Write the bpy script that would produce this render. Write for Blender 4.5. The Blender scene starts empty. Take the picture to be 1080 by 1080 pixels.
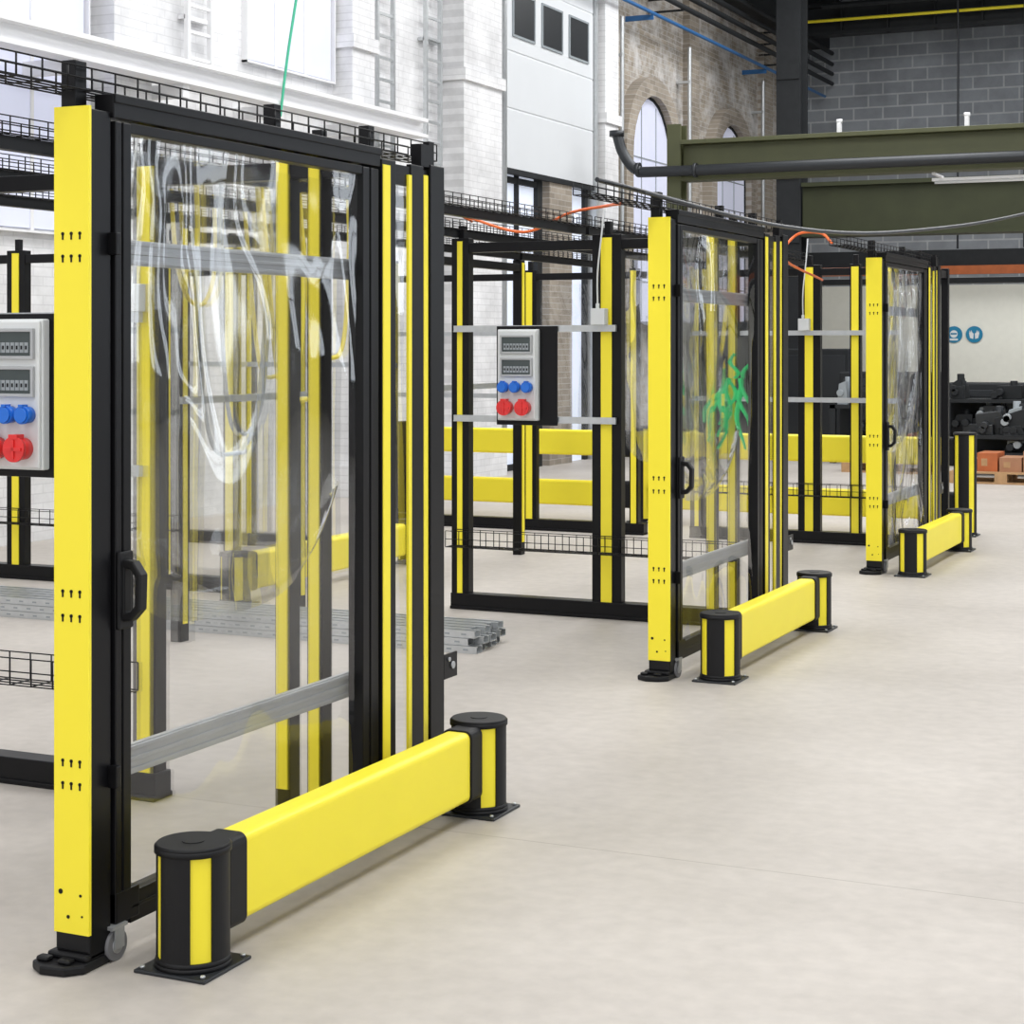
import bpy, math, random
from mathutils import Vector, Matrix
random.seed(3)
S=bpy.context.scene
COL=S.collection
S.view_settings.view_transform='Standard'

# ---------------------------------------------------------------- materials
def mat(name,col,rough=0.5,metal=0.0,var=0.0,vscale=8.0,bump=0.0,emit=0.0,spec=0.5):
    m=bpy.data.materials.new(name); m.use_nodes=True
    nt=m.node_tree; b=nt.nodes['Principled BSDF']
    b.inputs['Base Color'].default_value=(*col,1)
    b.inputs['Roughness'].default_value=rough
    b.inputs['Metallic'].default_value=metal
    b.inputs['Specular IOR Level'].default_value=spec
    if emit>0:
        b.inputs['Emission Color'].default_value=(*col,1)
        b.inputs['Emission Strength'].default_value=emit
    tc=nt.nodes.new('ShaderNodeTexCoord')
    n=nt.nodes.new('ShaderNodeTexNoise'); n.inputs['Scale'].default_value=vscale; n.inputs['Detail'].default_value=4
    nt.links.new(tc.outputs['Object'],n.inputs['Vector'])
    r=nt.nodes.new('ShaderNodeMapRange')
    r.inputs['To Min'].default_value=1-max(var,0.02); r.inputs['To Max'].default_value=1+max(var,0.02)
    nt.links.new(n.outputs['Fac'],r.inputs['Value'])
    vm=nt.nodes.new('ShaderNodeVectorMath'); vm.operation='SCALE'
    vm.inputs[0].default_value=col
    nt.links.new(r.outputs['Result'],vm.inputs['Scale'])
    nt.links.new(vm.outputs['Vector'],b.inputs['Base Color'])
    if bump>0:
        bp=nt.nodes.new('ShaderNodeBump'); bp.inputs['Strength'].default_value=bump; bp.inputs['Distance'].default_value=0.01
        nt.links.new(n.outputs['Fac'],bp.inputs['Height']); nt.links.new(bp.outputs['Normal'],b.inputs['Normal'])
    return m
YEL=mat('yellow_coating',(0.97,0.82,0.04),0.4,var=0.02,spec=0.4)
BLK=mat('black_coating',(0.006,0.006,0.007),0.35,var=0.1,spec=0.2)
BLKM=mat('black_rubber',(0.009,0.009,0.010),0.5,var=0.15,vscale=30,spec=0.25)
GALV=mat('galvanised_steel',(0.55,0.57,0.58),0.35,0.7,var=0.15,vscale=25)
ALU=mat('aluminium',(0.45,0.46,0.47),0.35,0.5,var=0.1)
PLATE=mat('dark_steel',(0.03,0.033,0.037),0.4,0.4,var=0.1)
WHITEP=mat('white_plastic',(0.70,0.72,0.72),0.4)
GREYP=mat('grey_plastic',(0.3,0.33,0.35),0.2)
SMOKE=mat('smoked_lid',(0.05,0.065,0.065),0.12)
BLUE=mat('blue_plastic',(0.01,0.15,0.65),0.35)
RED=mat('red_plastic',(0.75,0.03,0.03),0.35)
RUB=mat('grey_tyre',(0.16,0.16,0.17),0.5)
OLIVE=mat('olive_paint',(0.07,0.075,0.03),0.55,var=0.2,vscale=3)
OLIVED=mat('dark_olive_paint',(0.035,0.04,0.018),0.6,var=0.25,vscale=3,spec=0.3)
DARK=mat('dark_machine',(0.016,0.018,0.020),0.6,var=0.3,spec=0.3)
BRNB=mat('rust_beam',(0.42,0.11,0.03),0.6,var=0.3)
WOOD=mat('pallet_wood',(0.42,0.25,0.12),0.7,var=0.3,vscale=14)
CARD=mat('cardboard',(0.36,0.18,0.10),0.8,var=0.15)
ORANGE=mat('orange_hose',(0.85,0.16,0.03),0.4)
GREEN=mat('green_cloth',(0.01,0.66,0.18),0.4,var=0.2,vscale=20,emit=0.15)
GROPE=mat('green_rope',(0.05,0.42,0.25),0.6)
BLUEPIPE=mat('blue_pipe',(0.03,0.13,0.33),0.4)
CREAM=mat('cream_paint',(0.78,0.78,0.70),0.6,var=0.05)
WFRAME=mat('white_frame_paint',(0.76,0.76,0.77),0.5,var=0.04,vscale=3)
PANE=mat('frosted_pane',(0.58,0.60,0.73),0.3,emit=0.34,var=0.08,vscale=2)
PANEC=mat('daylight_pane',(0.64,0.69,0.80),0.3,emit=0.5,var=0.2,vscale=1.2)
GLOWP=mat('added_glow_pane',(0.85,0.92,1.0),0.3,emit=4.0)  # glow for panes added out of view, mirrored in the films
DOORW=mat('sectional_door_paint',(0.62,0.64,0.66),0.5,var=0.03,vscale=2)
CEIL=mat('ceiling_dark',(0.05,0.05,0.05),0.8,var=0.2)
RWALL=mat('grey_wall_paint',(0.16,0.16,0.17),0.8,var=0.2,vscale=1)
LAMPM=mat('lamp_tube',(0.7,0.72,0.72),0.3,emit=0.1)
SIGNB=mat('sign_teal',(0.01,0.20,0.36),0.4)

def film(name,haze=0.0,tint=(0.985,0.99,0.99),gl=0.05,refr=0.35,ior=1.010,scale=0.8,bstr=0.6,streak=0.12,zs=1.3):
    m=bpy.data.materials.new(name); m.use_nodes=True; nt=m.node_tree; N=nt.nodes; L=nt.links
    for n in list(N): N.remove(n)
    out=N.new('ShaderNodeOutputMaterial')
    tr=N.new('ShaderNodeBsdfTransparent'); tr.inputs['Color'].default_value=(*tint,1)
    rf=N.new('ShaderNodeBsdfRefraction'); rf.inputs['Color'].default_value=(*tint,1); rf.inputs['IOR'].default_value=ior; rf.inputs['Roughness'].default_value=0.0
    g=N.new('ShaderNodeBsdfGlossy'); g.inputs['Roughness'].default_value=0.03
    d=N.new('ShaderNodeBsdfTranslucent'); d.inputs['Color'].default_value=(0.9,0.92,0.95,1)
    tc=N.new('ShaderNodeTexCoord'); mp=N.new('ShaderNodeMapping'); mp.inputs['Scale'].default_value=(3,3.2,zs)
    L.new(tc.outputs['Object'],mp.inputs['Vector'])
    nz=N.new('ShaderNodeTexNoise'); nz.inputs['Scale'].default_value=scale; nz.inputs['Detail'].default_value=0.6; nz.inputs['Roughness'].default_value=0.3; nz.inputs['Distortion'].default_value=0.9
    L.new(mp.outputs['Vector'],nz.inputs['Vector'])
    bp=N.new('ShaderNodeBump'); bp.inputs['Strength'].default_value=bstr; bp.inputs['Distance'].default_value=0.25
    L.new(nz.outputs['Fac'],bp.inputs['Height']); L.new(bp.outputs['Normal'],g.inputs['Normal']); L.new(bp.outputs['Normal'],rf.inputs['Normal'])
    m0=N.new('ShaderNodeMixShader'); m0.inputs[0].default_value=refr; L.new(tr.outputs[0],m0.inputs[1]); L.new(rf.outputs[0],m0.inputs[2])
    lw=N.new('ShaderNodeLayerWeight'); lw.inputs['Blend'].default_value=0.22
    L.new(bp.outputs['Normal'],lw.inputs['Normal'])
    a=N.new('ShaderNodeMath'); a.operation='MULTIPLY_ADD'; a.inputs[1].default_value=0.7; a.inputs[2].default_value=gl
    L.new(lw.outputs['Fresnel'],a.inputs[0])
    m1=N.new('ShaderNodeMixShader'); L.new(a.outputs[0],m1.inputs[0]); L.new(m0.outputs[0],m1.inputs[1]); L.new(g.outputs[0],m1.inputs[2])
    rp=N.new('ShaderNodeMapRange'); rp.inputs['From Min'].default_value=0.52; rp.inputs['From Max'].default_value=0.68
    rp.inputs['To Min'].default_value=haze; rp.inputs['To Max'].default_value=haze+streak
    L.new(nz.outputs['Fac'],rp.inputs['Value'])
    m2=N.new('ShaderNodeMixShader'); L.new(rp.outputs['Result'],m2.inputs[0]); L.new(m1.outputs[0],m2.inputs[1]); L.new(d.outputs[0],m2.inputs[2])
    L.new(m2.outputs[0],out.inputs['Surface'])
    return m
FILM=film('clear_pvc_film',0.0,refr=0.2,ior=1.006,scale=0.5,bstr=0.3,streak=0.04,gl=0.07)
FILM2=film('loose_pvc_film',0.0,(0.97,0.97,0.94),0.03,refr=0.28,ior=1.009,scale=0.45,bstr=0.24,streak=0.04,zs=3.6)
FILM3=film('folded_pvc_film',0.03,(0.95,0.96,0.98),0.07,refr=0.35,ior=1.010,scale=1.5,bstr=0.7,streak=0.18)
FILM4=film('hanging_pvc_film',0.01,(0.97,0.975,0.98),0.05,refr=0.3,ior=1.008,scale=1.1,bstr=0.5,streak=0.10)

def brickmat(name,c1,c2,mortar,scale,axis,bump=0.3,bw=0.25,bh=0.08,split=None,c3=None):
    m=bpy.data.materials.new(name); m.use_nodes=True; nt=m.node_tree; N=nt.nodes; L=nt.links
    b=N['Principled BSDF']; b.inputs['Roughness'].default_value=0.8
    g=N.new('ShaderNodeNewGeometry'); sp=N.new('ShaderNodeSeparateXYZ'); L.new(g.outputs['Position'],sp.inputs[0])
    cb=N.new('ShaderNodeCombineXYZ'); L.new(sp.outputs[axis],cb.inputs[0]); L.new(sp.outputs['Z'],cb.inputs[1])
    def br(a_,b_,mo):
        t=N.new('ShaderNodeTexBrick'); t.inputs['Scale'].default_value=1; t.inputs['Brick Width'].default_value=bw; t.inputs['Row Height'].default_value=bh
        t.inputs['Mortar Size'].default_value=bh*0.07; t.inputs['Color1'].default_value=(*a_,1); t.inputs['Color2'].default_value=(*b_,1); t.inputs['Mortar'].default_value=(*mo,1)
        L.new(cb.outputs[0],t.inputs['Vector']); return t
    t=br(c1,c2,mortar)
    nz=N.new('ShaderNodeTexNoise'); nz.inputs['Scale'].default_value=1.3; nz.inputs['Detail'].default_value=8; nz.inputs['Roughness'].default_value=0.65; L.new(g.outputs['Position'],nz.inputs['Vector'])
    nr=N.new('ShaderNodeMapRange'); nr.inputs['From Min'].default_value=0.35; nr.inputs['From Max'].default_value=0.6; nr.inputs['To Min'].default_value=0.74; nr.inputs['To Max'].default_value=1.0
    L.new(nz.outputs['Fac'],nr.inputs['Value'])
    mx=N.new('ShaderNodeMixRGB'); mx.blend_type='MULTIPLY'; mx.inputs[0].default_value=1.0
    L.new(t.outputs['Color'],mx.inputs[1]); L.new(nr.outputs[0],mx.inputs[2])
    res=mx.outputs[0]
    if split is not None:
        t2=br(*c3)
        ad=N.new('ShaderNodeMath'); ad.operation='MULTIPLY_ADD'; ad.inputs[1].default_value=3.0; L.new(nz.outputs['Fac'],ad.inputs[0]); L.new(sp.outputs[axis],ad.inputs[2])
        rg=N.new('ShaderNodeMapRange'); rg.inputs['From Min'].default_value=split; rg.inputs['From Max'].default_value=split+0.8; L.new(ad.outputs[0],rg.inputs['Value'])
        n3=N.new('ShaderNodeTexNoise'); n3.inputs['Scale'].default_value=1.6; n3.inputs['Detail'].default_value=10; n3.inputs['Roughness'].default_value=0.75; L.new(g.outputs['Position'],n3.inputs['Vector'])
        r3=N.new('ShaderNodeMapRange'); r3.inputs['From Min'].default_value=0.43; r3.inputs['From Max'].default_value=0.6; r3.inputs['To Min'].default_value=1.0; r3.inputs['To Max'].default_value=0.42
        L.new(n3.outputs['Fac'],r3.inputs['Value'])
        mu=N.new('ShaderNodeMath'); mu.operation='MULTIPLY'; L.new(rg.outputs[0],mu.inputs[0]); L.new(r3.outputs[0],mu.inputs[1])
        m3=N.new('ShaderNodeMixRGB'); L.new(mu.outputs[0],m3.inputs[0]); L.new(res,m3.inputs[1]); L.new(t2.outputs['Color'],m3.inputs[2]); res=m3.outputs[0]
    L.new(res,b.inputs['Base Color'])
    bp=N.new('ShaderNodeBump'); bp.inputs['Strength'].default_value=bump; bp.inputs['Distance'].default_value=0.01; bp.invert=True
    L.new(t.outputs['Fac'],bp.inputs['Height']); L.new(bp.outputs['Normal'],b.inputs['Normal'])
    return m
BRW=brickmat('white_painted_brick',(0.81,0.81,0.82),(0.77,0.77,0.78),(0.69,0.69,0.70),1,'Y',bump=0.1,split=25.8,c3=((0.33,0.28,0.22),(0.22,0.185,0.145),(0.42,0.40,0.36)))
BRP=brickmat('pilaster_brick',(0.80,0.80,0.81),(0.75,0.75,0.76),(0.66,0.66,0.67),1,'Y',bump=0.1)
BRB=brickmat('brown_brick',(0.38,0.33,0.27),(0.27,0.23,0.185),(0.44,0.41,0.37),1,'Y')
BLOCK=brickmat('grey_block',(0.33,0.355,0.385),(0.28,0.30,0.325),(0.50,0.52,0.54),1,'X',bw=0.6,bh=0.25)

def floormat():
    m=bpy.data.materials.new('concrete_floor'); m.use_nodes=True; nt=m.node_tree; N=nt.nodes; L=nt.links
    b=N['Principled BSDF']; b.inputs['Roughness'].default_value=0.5; b.inputs['Specular IOR Level'].default_value=0.35
    g=N.new('ShaderNodeNewGeometry')
    n1=N.new('ShaderNodeTexNoise'); n1.inputs['Scale'].default_value=0.8; n1.inputs['Detail'].default_value=7; n1.inputs['Roughness'].default_value=0.6
    n2=N.new('ShaderNodeTexNoise'); n2.inputs['Scale'].default_value=14; n2.inputs['Detail'].default_value=6
    L.new(g.outputs['Position'],n1.inputs['Vector']); L.new(g.outputs['Position'],n2.inputs['Vector'])
    cr=N.new('ShaderNodeValToRGB'); cr.color_ramp.elements[0].position=0.3; cr.color_ramp.elements[1].position=0.7
    cr.color_ramp.elements[0].color=(0.41,0.376,0.338,1); cr.color_ramp.elements[1].color=(0.51,0.472,0.43,1)
    L.new(n1.outputs['Fac'],cr.inputs[0])
    mx=N.new('ShaderNodeMixRGB'); mx.blend_type='OVERLAY'; mx.inputs[0].default_value=0.16
    L.new(cr.outputs[0],mx.inputs[1]); L.new(n2.outputs['Fac'],mx.inputs[2])
    sp=N.new('ShaderNodeSeparateXYZ'); L.new(g.outputs['Position'],sp.inputs[0])
    md=N.new('ShaderNodeMath'); md.operation='PINGPONG'; md.inputs[1].default_value=3.0
    ad=N.new('ShaderNodeMath'); ad.operation='ADD'; ad.inputs[1].default_value=0.5; L.new(sp.outputs['Y'],ad.inputs[0]); L.new(ad.outputs[0],md.inputs[0])
    lt=N.new('ShaderNodeMath'); lt.operation='LESS_THAN'; lt.inputs[1].default_value=0.0035; L.new(md.outputs[0],lt.inputs[0])
    sc=N.new('ShaderNodeMath'); sc.operation='MULTIPLY'; sc.inputs[1].default_value=0.6; L.new(lt.outputs[0],sc.inputs[0])
    m3=N.new('ShaderNodeMixRGB'); m3.inputs[2].default_value=(0.26,0.23,0.2,1); L.new(sc.outputs[0],m3.inputs[0]); L.new(mx.outputs[0],m3.inputs[1])
    L.new(m3.outputs[0],b.inputs['Base Color'])
    bp=N.new('ShaderNodeBump'); bp.inputs['Strength'].default_value=0.05; bp.inputs['Distance'].default_value=0.004
    L.new(n2.outputs['Fac'],bp.inputs['Height']); L.new(bp.outputs['Normal'],b.inputs['Normal'])
    return m
FLOOR=floormat()

# ---------------------------------------------------------------- mesh helper
class MB:
    def __init__(s): s.v=[];s.f=[];s.m=[];s.s=[]
    def add(s,vs,fs,m=0,sm=False):
        o=len(s.v); s.v+= [tuple(v) for v in vs]
        for f in fs: s.f.append([i+o for i in f]); s.m.append(m); s.s.append(sm)
        return s
    def box(s,x0,x1,y0,y1,z0,z1,m=0):
        return s.add([(x0,y0,z0),(x1,y0,z0),(x1,y1,z0),(x0,y1,z0),(x0,y0,z1),(x1,y0,z1),(x1,y1,z1),(x0,y1,z1)],
              [(3,2,1,0),(4,5,6,7),(0,1,5,4),(1,2,6,5),(2,3,7,6),(3,0,4,7)],m)
    def prism(s,pts,axis,d0,d1,m=0):
        n=len(pts)
        def P(p,d):
            if axis=='x': return (d,p[0],p[1])
            if axis=='y': return (p[0],d,p[1])
            return (p[0],p[1],d)
        vs=[P(p,d0) for p in pts]+[P(p,d1) for p in pts]
        fs=[list(range(n))[::-1],list(range(n,2*n))]+[(i,(i+1)%n,(i+1)%n+n,i+n) for i in range(n)]
        return s.add(vs,fs,m)
    def ringprism(s,outer,inner,axis,d0,d1,m=0):
        n=len(outer)
        def P(p,d):
            if axis=='x': return (d,p[0],p[1])
            if axis=='y': return (p[0],d,p[1])
            return (p[0],p[1],d)
        vs=[P(p,d0) for p in outer]+[P(p,d0) for p in inner]+[P(p,d1) for p in outer]+[P(p,d1) for p in inner]
        fs=[]
        for i in range(n):
            j=(i+1)%n
            fs+=[(i,j,j+n,i+n),(i+2*n,i+3*n,j+3*n,j+2*n),(i,i+2*n,j+2*n,j),(i+n,j+n,j+3*n,i+3*n)]
        return s.add(vs,fs,m)
    def cyl(s,c,r,h,axis='z',n=24,m=0,r2=None):
        r2=r if r2 is None else r2
        c=Vector(c); ax={'x':Vector((1,0,0)),'y':Vector((0,1,0)),'z':Vector((0,0,1))}[axis] if isinstance(axis,str) else Vector(axis).normalized()
        u=ax.orthogonal().normalized(); w=ax.cross(u)
        vs=[c+(u*math.cos(2*math.pi*i/n)+w*math.sin(2*math.pi*i/n))*r for i in range(n)]
        vs+=[c+ax*h+(u*math.cos(2*math.pi*i/n)+w*math.sin(2*math.pi*i/n))*r2 for i in range(n)]
        s.add(vs,[(i,(i+1)%n,(i+1)%n+n,i+n) for i in range(n)],m,True)
        o=len(s.v)-2*n
        s.f.append([o+i for i in range(n)][::-1]); s.m.append(m); s.s.append(False)
        s.f.append([o+n+i for i in range(n)]); s.m.append(m); s.s.append(False)
        return s
    def wire(s,p0,p1,r,m=0,n=4):
        p0=Vector(p0);p1=Vector(p1); return s.cyl(p0,r,(p1-p0).length,axis=(p1-p0),n=n,m=m)
    def path(s,pts,r,n=8,m=0):
        pts=[Vector(p) for p in pts]; vs=[]; u=None
        for i,p in enumerate(pts):
            t=(pts[min(i+1,len(pts)-1)]-pts[max(i-1,0)]).normalized()
            u=t.orthogonal().normalized() if u is None else (u-t*u.dot(t)).normalized()
            w=t.cross(u)
            vs+=[p+(u*math.cos(2*math.pi*k/n)+w*math.sin(2*math.pi*k/n))*r for k in range(n)]
        fs=[]
        for i in range(len(pts)-1):
            for k in range(n): fs.append((i*n+k,i*n+(k+1)%n,(i+1)*n+(k+1)%n,(i+1)*n+k))
        s.add(vs,fs,m,True)
        s.add(vs[:n],[list(range(n))[::-1]],m); s.add(vs[-n:],[list(range(n))],m)
        return s
    def make(s,name,mats,parent=None,loc=(0,0,0),bevel=0,label=None,cat=None,kind=None,group=None):
        me=bpy.data.meshes.new(name); me.from_pydata(s.v,[],s.f)
        if not isinstance(mats,(list,tuple)): mats=[mats]
        for m in mats: me.materials.append(m)
        for p,mi,sm in zip(me.polygons,s.m,s.s): p.material_index=mi; p.use_smooth=sm
        me.update()
        o=bpy.data.objects.new(name,me); COL.objects.link(o); o.location=loc
        if parent: o.parent=parent
        if bevel:
            b=o.modifiers.new('bevel','BEVEL'); b.width=bevel; b.segments=2; b.limit_method='ANGLE'; b.angle_limit=math.radians(50)
        if label: o['label']=label
        if cat: o['category']=cat
        if kind: o['kind']=kind
        if group: o['group']=group
        return o
def boxes(lst,name,m,parent,bevel=0):
    for b in lst: MB().box(*b).make(name,m,parent=parent,bevel=bevel)
def smooth_pts(pts,k=8):
    pts=[Vector(p) for p in pts]; out=[]
    P=[pts[0]*2-pts[1]]+pts+[pts[-1]*2-pts[-2]]
    for i in range(1,len(P)-2):
        for j in range(k):
            t=j/k; a,b,c,d=P[i-1],P[i],P[i+1],P[i+2]
            out.append(0.5*((2*b)+(c-a)*t+(2*a-5*b+4*c-d)*t*t+(3*b-a-3*c+d)*t**3))
    out.append(pts[-1]); return out
def thing(name,loc,label,cat,group=None):
    e=bpy.data.objects.new(name,None); COL.objects.link(e); e.location=loc; e.empty_display_size=0.1
    e['label']=label; e['category']=cat
    if group: e['group']=group
    return e
def dup(root,loc,label=None):
    def rec(o,par):
        c=o.copy(); COL.objects.link(c)
        if par: c.parent=par
        for ch in list(o.children): rec(ch,c)
        return c
    r=rec(root,None); r.location=loc
    if label: r['label']=label
    return r
def grid(y0,y1,z0,z1,ny,nz,fx,fy=None,fz=None):
    mb=MB(); vs=[]
    for j in range(nz+1):
        for i in range(ny+1):
            u=i/ny; v=j/nz
            y=y0+(y1-y0)*u; z=z0+(z1-z0)*v
            vs.append((fx(u,v),y+(fy(u,v) if fy else 0),z+(fz(u,v) if fz else 0)))
    fs=[(j*(ny+1)+i,j*(ny+1)+i+1,(j+1)*(ny+1)+i+1,(j+1)*(ny+1)+i) for j in range(nz) for i in range(ny)]
    mb.add(vs,fs,0,True); return mb

# ---------------------------------------------------------------- structure
def struct(mb,name,mats,**k):
    return mb.make(name,mats,kind='structure',**k)
WA=-10.0; WB=36.4; ZC=9.0
struct(MB().box(WA-0.3,8,-6,WB+0.3,-0.1,0),'floor',FLOOR)
struct(MB().box(WA-0.3,WA,-2,WB,0,ZC),'wall_left',BRW)
struct(MB().box(8,8.3,-6,WB+0.3,0,ZC),'wall_right',RWALL)  # unseen wall added in dark grey so reflections keep contrast
struct(MB().box(WA-0.3,8,WB,WB+0.3,2.86,ZC),'wall_back',BLOCK)
struct(MB().box(WA-0.3,8,WB,WB+0.3,0,2.86),'wall_back_lower',CREAM)
struct(MB().box(WA-0.3,8,-2,WB+0.3,ZC,ZC+0.2),'ceiling',CEIL)
for i in range(8):  # unseen glowing windows, added to give the plastic films streaky highlights
    e=bpy.data.objects.new('window_%d'%(10+i),None); COL.objects.link(e); e.location=(8,-3+i*4.6,1.2); e['kind']='structure'
    MB().box(-0.03,-0.01,0.05,1.75,0.05,5.4).make('pane',GLOWP,parent=e)
    mb=MB()
    for y in (0,0.87,1.74): mb.box(-0.07,0,y,y+0.06,0,5.45)
    for z in (0,1.8,3.6,5.4): mb.box(-0.065,0,0,1.8,z,z+0.06)
    mb.make('frame',DARK,parent=e)
# pilasters
pil=[(12.9,13.45,0.25,BRP),(17.1,17.6,0.25,BRP),(19.75,20.85,0.3,BRP),(24.42,24.95,0.3,BRP),(28.7,29.2,0.12,BRB),(33.0,33.6,0.12,BRB)]
for i,(a,b,d,m) in enumerate(pil):
    mb=MB().box(WA,WA+d,a,b,0,ZC)
    mb.box(WA,WA+d+0.05,a-0.05,b+0.05,0,0.35); mb.box(WA,WA+d+0.04,a-0.04,b+0.04,4.9,5.05)
    struct(mb,'trim_%d'%(i+1),m)
mb=MB().box(WA+0.32,WA+0.56,3,18.3,4.02,4.06).box(WA+0.42,WA+0.46,3,18.3,4.06,4.20).box(WA+0.32,WA+0.56,3,18.3,4.20,4.24)
for b in [4+1.6*i for i in range(9)]:
    mb.box(WA+0.002,WA+0.52,b-0.05,b+0.05,3.9,4.02)
mb.make('runway_beam',WFRAME,label='white painted steel runway beam bracketed along the brick wall',cat='beam')
def rwin(n,b0,b1,z0,z1,nx,nz):
    e=bpy.data.objects.new('window_%d'%n,None); COL.objects.link(e); e.location=(WA,b0,z0); e['kind']='structure'
    w=b1-b0; h=z1-z0
    MB().box(0.01,0.03,0.04,w-0.04,0.04,h-0.04).make('pane',PANE,parent=e)
    mb=MB()
    for i in range(nx+1):
        y=i*w/nx; mb.box(0.0,0.07 if i in(0,nx) else 0.04,max(0,y-0.02),min(w,y+0.02),0,h)
    for i in range(nz+1):
        z=i*h/nz; mb.box(0.0,0.068 if i in(0,nz) else 0.038,0,w,max(0,z-0.02),min(h,z+0.02))
    mb.make('frame',WFRAME,parent=e)
rwin(1,7.6,9.4,2.6,7.4,2,1)
rwin(2,10.6,12.8,2.6,7.4,3,1)
rwin(3,15.3,17.05,4.5,7.6,3,1)
def awin(n,b0,b1,z0,z1):
    e=bpy.data.objects.new('window_%d'%n,None); COL.objects.link(e); e.location=(WA,(b0+b1)/2,z0); e['kind']='structure'
    w=(b1-b0)/2; h=z1-z0-w
    k=14
    pts=[(-w,0)]+[(-w*math.cos(math.pi*i/k),h+w*math.sin(math.pi*i/k)) for i in range(k+1)]+[(w,0)]
    MB().prism(pts,'x',0.02,0.05).make('pane',PANE,parent=e)
    out=[(p[0]*1.3,p[1] if p[1]<=h+0.01 else h+(p[1]-h)*1.3) for p in pts]
    fr=[(p[0]*0.96,0.03 if p[1]<=0 else (p[1] if p[1]<=h+0.01 else h+(p[1]-h)*0.96)) for p in pts]
    MB().ringprism(pts,fr,'x',0.03,0.07).make('frame',DARK,parent=e)
    MB().ringprism(out,pts,'x',0.0,0.18).make('brick_arch',BRB,parent=e)
    mb=MB()
    for i in (-0.33,0.33): mb.box(0.05,0.06,i*w-0.012,i*w+0.012,0.05,h+w*0.85)
    for z in (0.25,0.5,0.75,1.0): mb.box(0.05,0.06,-w*0.95,w*0.95,z*h-0.010,z*h+0.010)
    mb.make('glazing_bar',GREYP,parent=e)
awin(4,25.9,27.9,2.0,5.6)
awin(5,30.0,32.0,2.0,5.6)
e=bpy.data.objects.new('door_1',None); COL.objects.link(e); e.location=(WA,21.2,0); e['kind']='structure'
DW=3.05
mb=MB()
zs=[3.95,4.75,5.5,6.45,7.2,8.0]
for i in range(5): mb.box(0.12,0.18,0,DW,zs[i]+0.008,zs[i+1]-0.008)
mb.box(0.11,0.17,0,DW,3.95,8.0); mb.make('door_leaf',DOORW,parent=e,bevel=0.01)
MB().box(0.11,0.19,-0.03,DW+0.03,3.90,3.97).make('bottom_seal',DARK,parent=e)
for i in range(3):
    y=0.22+i*0.95
    f=MB().ringprism([(y,5.7),(y+0.72,5.7),(y+0.72,6.3),(y,6.3)],[(y+0.03,5.73),(y+0.69,5.73),(y+0.69,6.27),(y+0.03,6.27)],'x',0.17,0.20).make('door_window',[GREYP],parent=e)
    MB().box(0.175,0.19,y+0.02,y+0.70,5.72,6.28).make('door_window_pane',PLATE,parent=f)
boxes([(0.05,0.22,-0.09,-0.02,0,8),(0.05,0.22,DW+0.02,DW+0.09,0,8)],'door_track',GALV,e)
MB().box(0.01,0.03,0,DW,0.0,3.95).make('opening_daylight',PANEC,parent=e)
mb=MB()
for y,w in ((0.0,0.07),(0.6,0.04),(1.25,0.16),(2.96,0.09)): mb.box(0.03,0.09,y,y+w,0,3.95)
for z in (0.0,3.0,3.8): mb.box(0.03,0.085,0,1.4,z,z+0.08)
mb.make('opening_frame',DARK,parent=e)
MB().box(0.03,0.16,1.5,2.3,0,3.93).make('brick_pier',BRB,parent=e)
# ladders
for i,(b,z0,n) in enumerate([(14.2,4.25,13),(17.9,2.8,18),(19.1,2.2,20)]):
    H=n*0.25+0.2
    mb=MB().box(0,0.05,0,0.04,0,H).box(0,0.05,0.38,0.42,0,H)
    for k in range(n): mb.box(0.012,0.038,0.03,0.39,0.12+k*0.25,0.15+k*0.25)
    mb.box(-0.07,0.01,0,0.42,0.5,0.54).box(-0.07,0.01,0,0.42,3.1,3.14)
    mb.make('cable_ladder',GALV if i else WFRAME,loc=(WA+0.075,b,z0),label='pale vertical cable ladder fixed to the brick wall',cat='ladder',group='cable ladders on the wall')
MB().path([(WA+0.45,17,6.75),(WA+0.45,36.2,6.75)],0.03).box(WA,WA+0.46,26,26.03,6.65,6.73).box(WA,WA+0.46,32,32.03,6.65,6.73).make('wall_pipe',BLUEPIPE,label='long blue pipe running along the brick wall',cat='pipe')
for z in (7.0,7.2,7.4,7.62):
    MB().path([(WA+0.6,22,z),(WA+0.6,36.2,z)],0.045).box(WA+0.01,WA+0.6,27,27.04,z-0.06,z-0.03).box(WA+0.01,WA+0.6,33,33.04,z-0.06,z-0.03).make('wall_duct',DARK,label='dark pipe running high along the brick wall',cat='pipe',group='dark wall pipes')
for b in (25.3,28.4,32.6):
    MB().path([(WA+0.22,b,0.0),(WA+0.22,b,6.6)],0.035,n=8).box(WA+0.002,WA+0.24,b-0.05,b+0.05,3,3.04).box(WA+0.002,WA+0.24,b-0.05,b+0.05,6,6.04).make('conduit',GALV,label='grey vertical conduit clipped to brown brick',cat='pipe',group='wall conduits')
MB().path(smooth_pts([(WA+0.7,15.5,7.7),(WA+0.68,15.45,6.0),(WA+0.6,15.2,4.5),(WA+0.58,15.1,3.9)]),0.014,n=6).make('rope',GROPE,label='green rope hanging down in front of a window',cat='rope')

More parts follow.
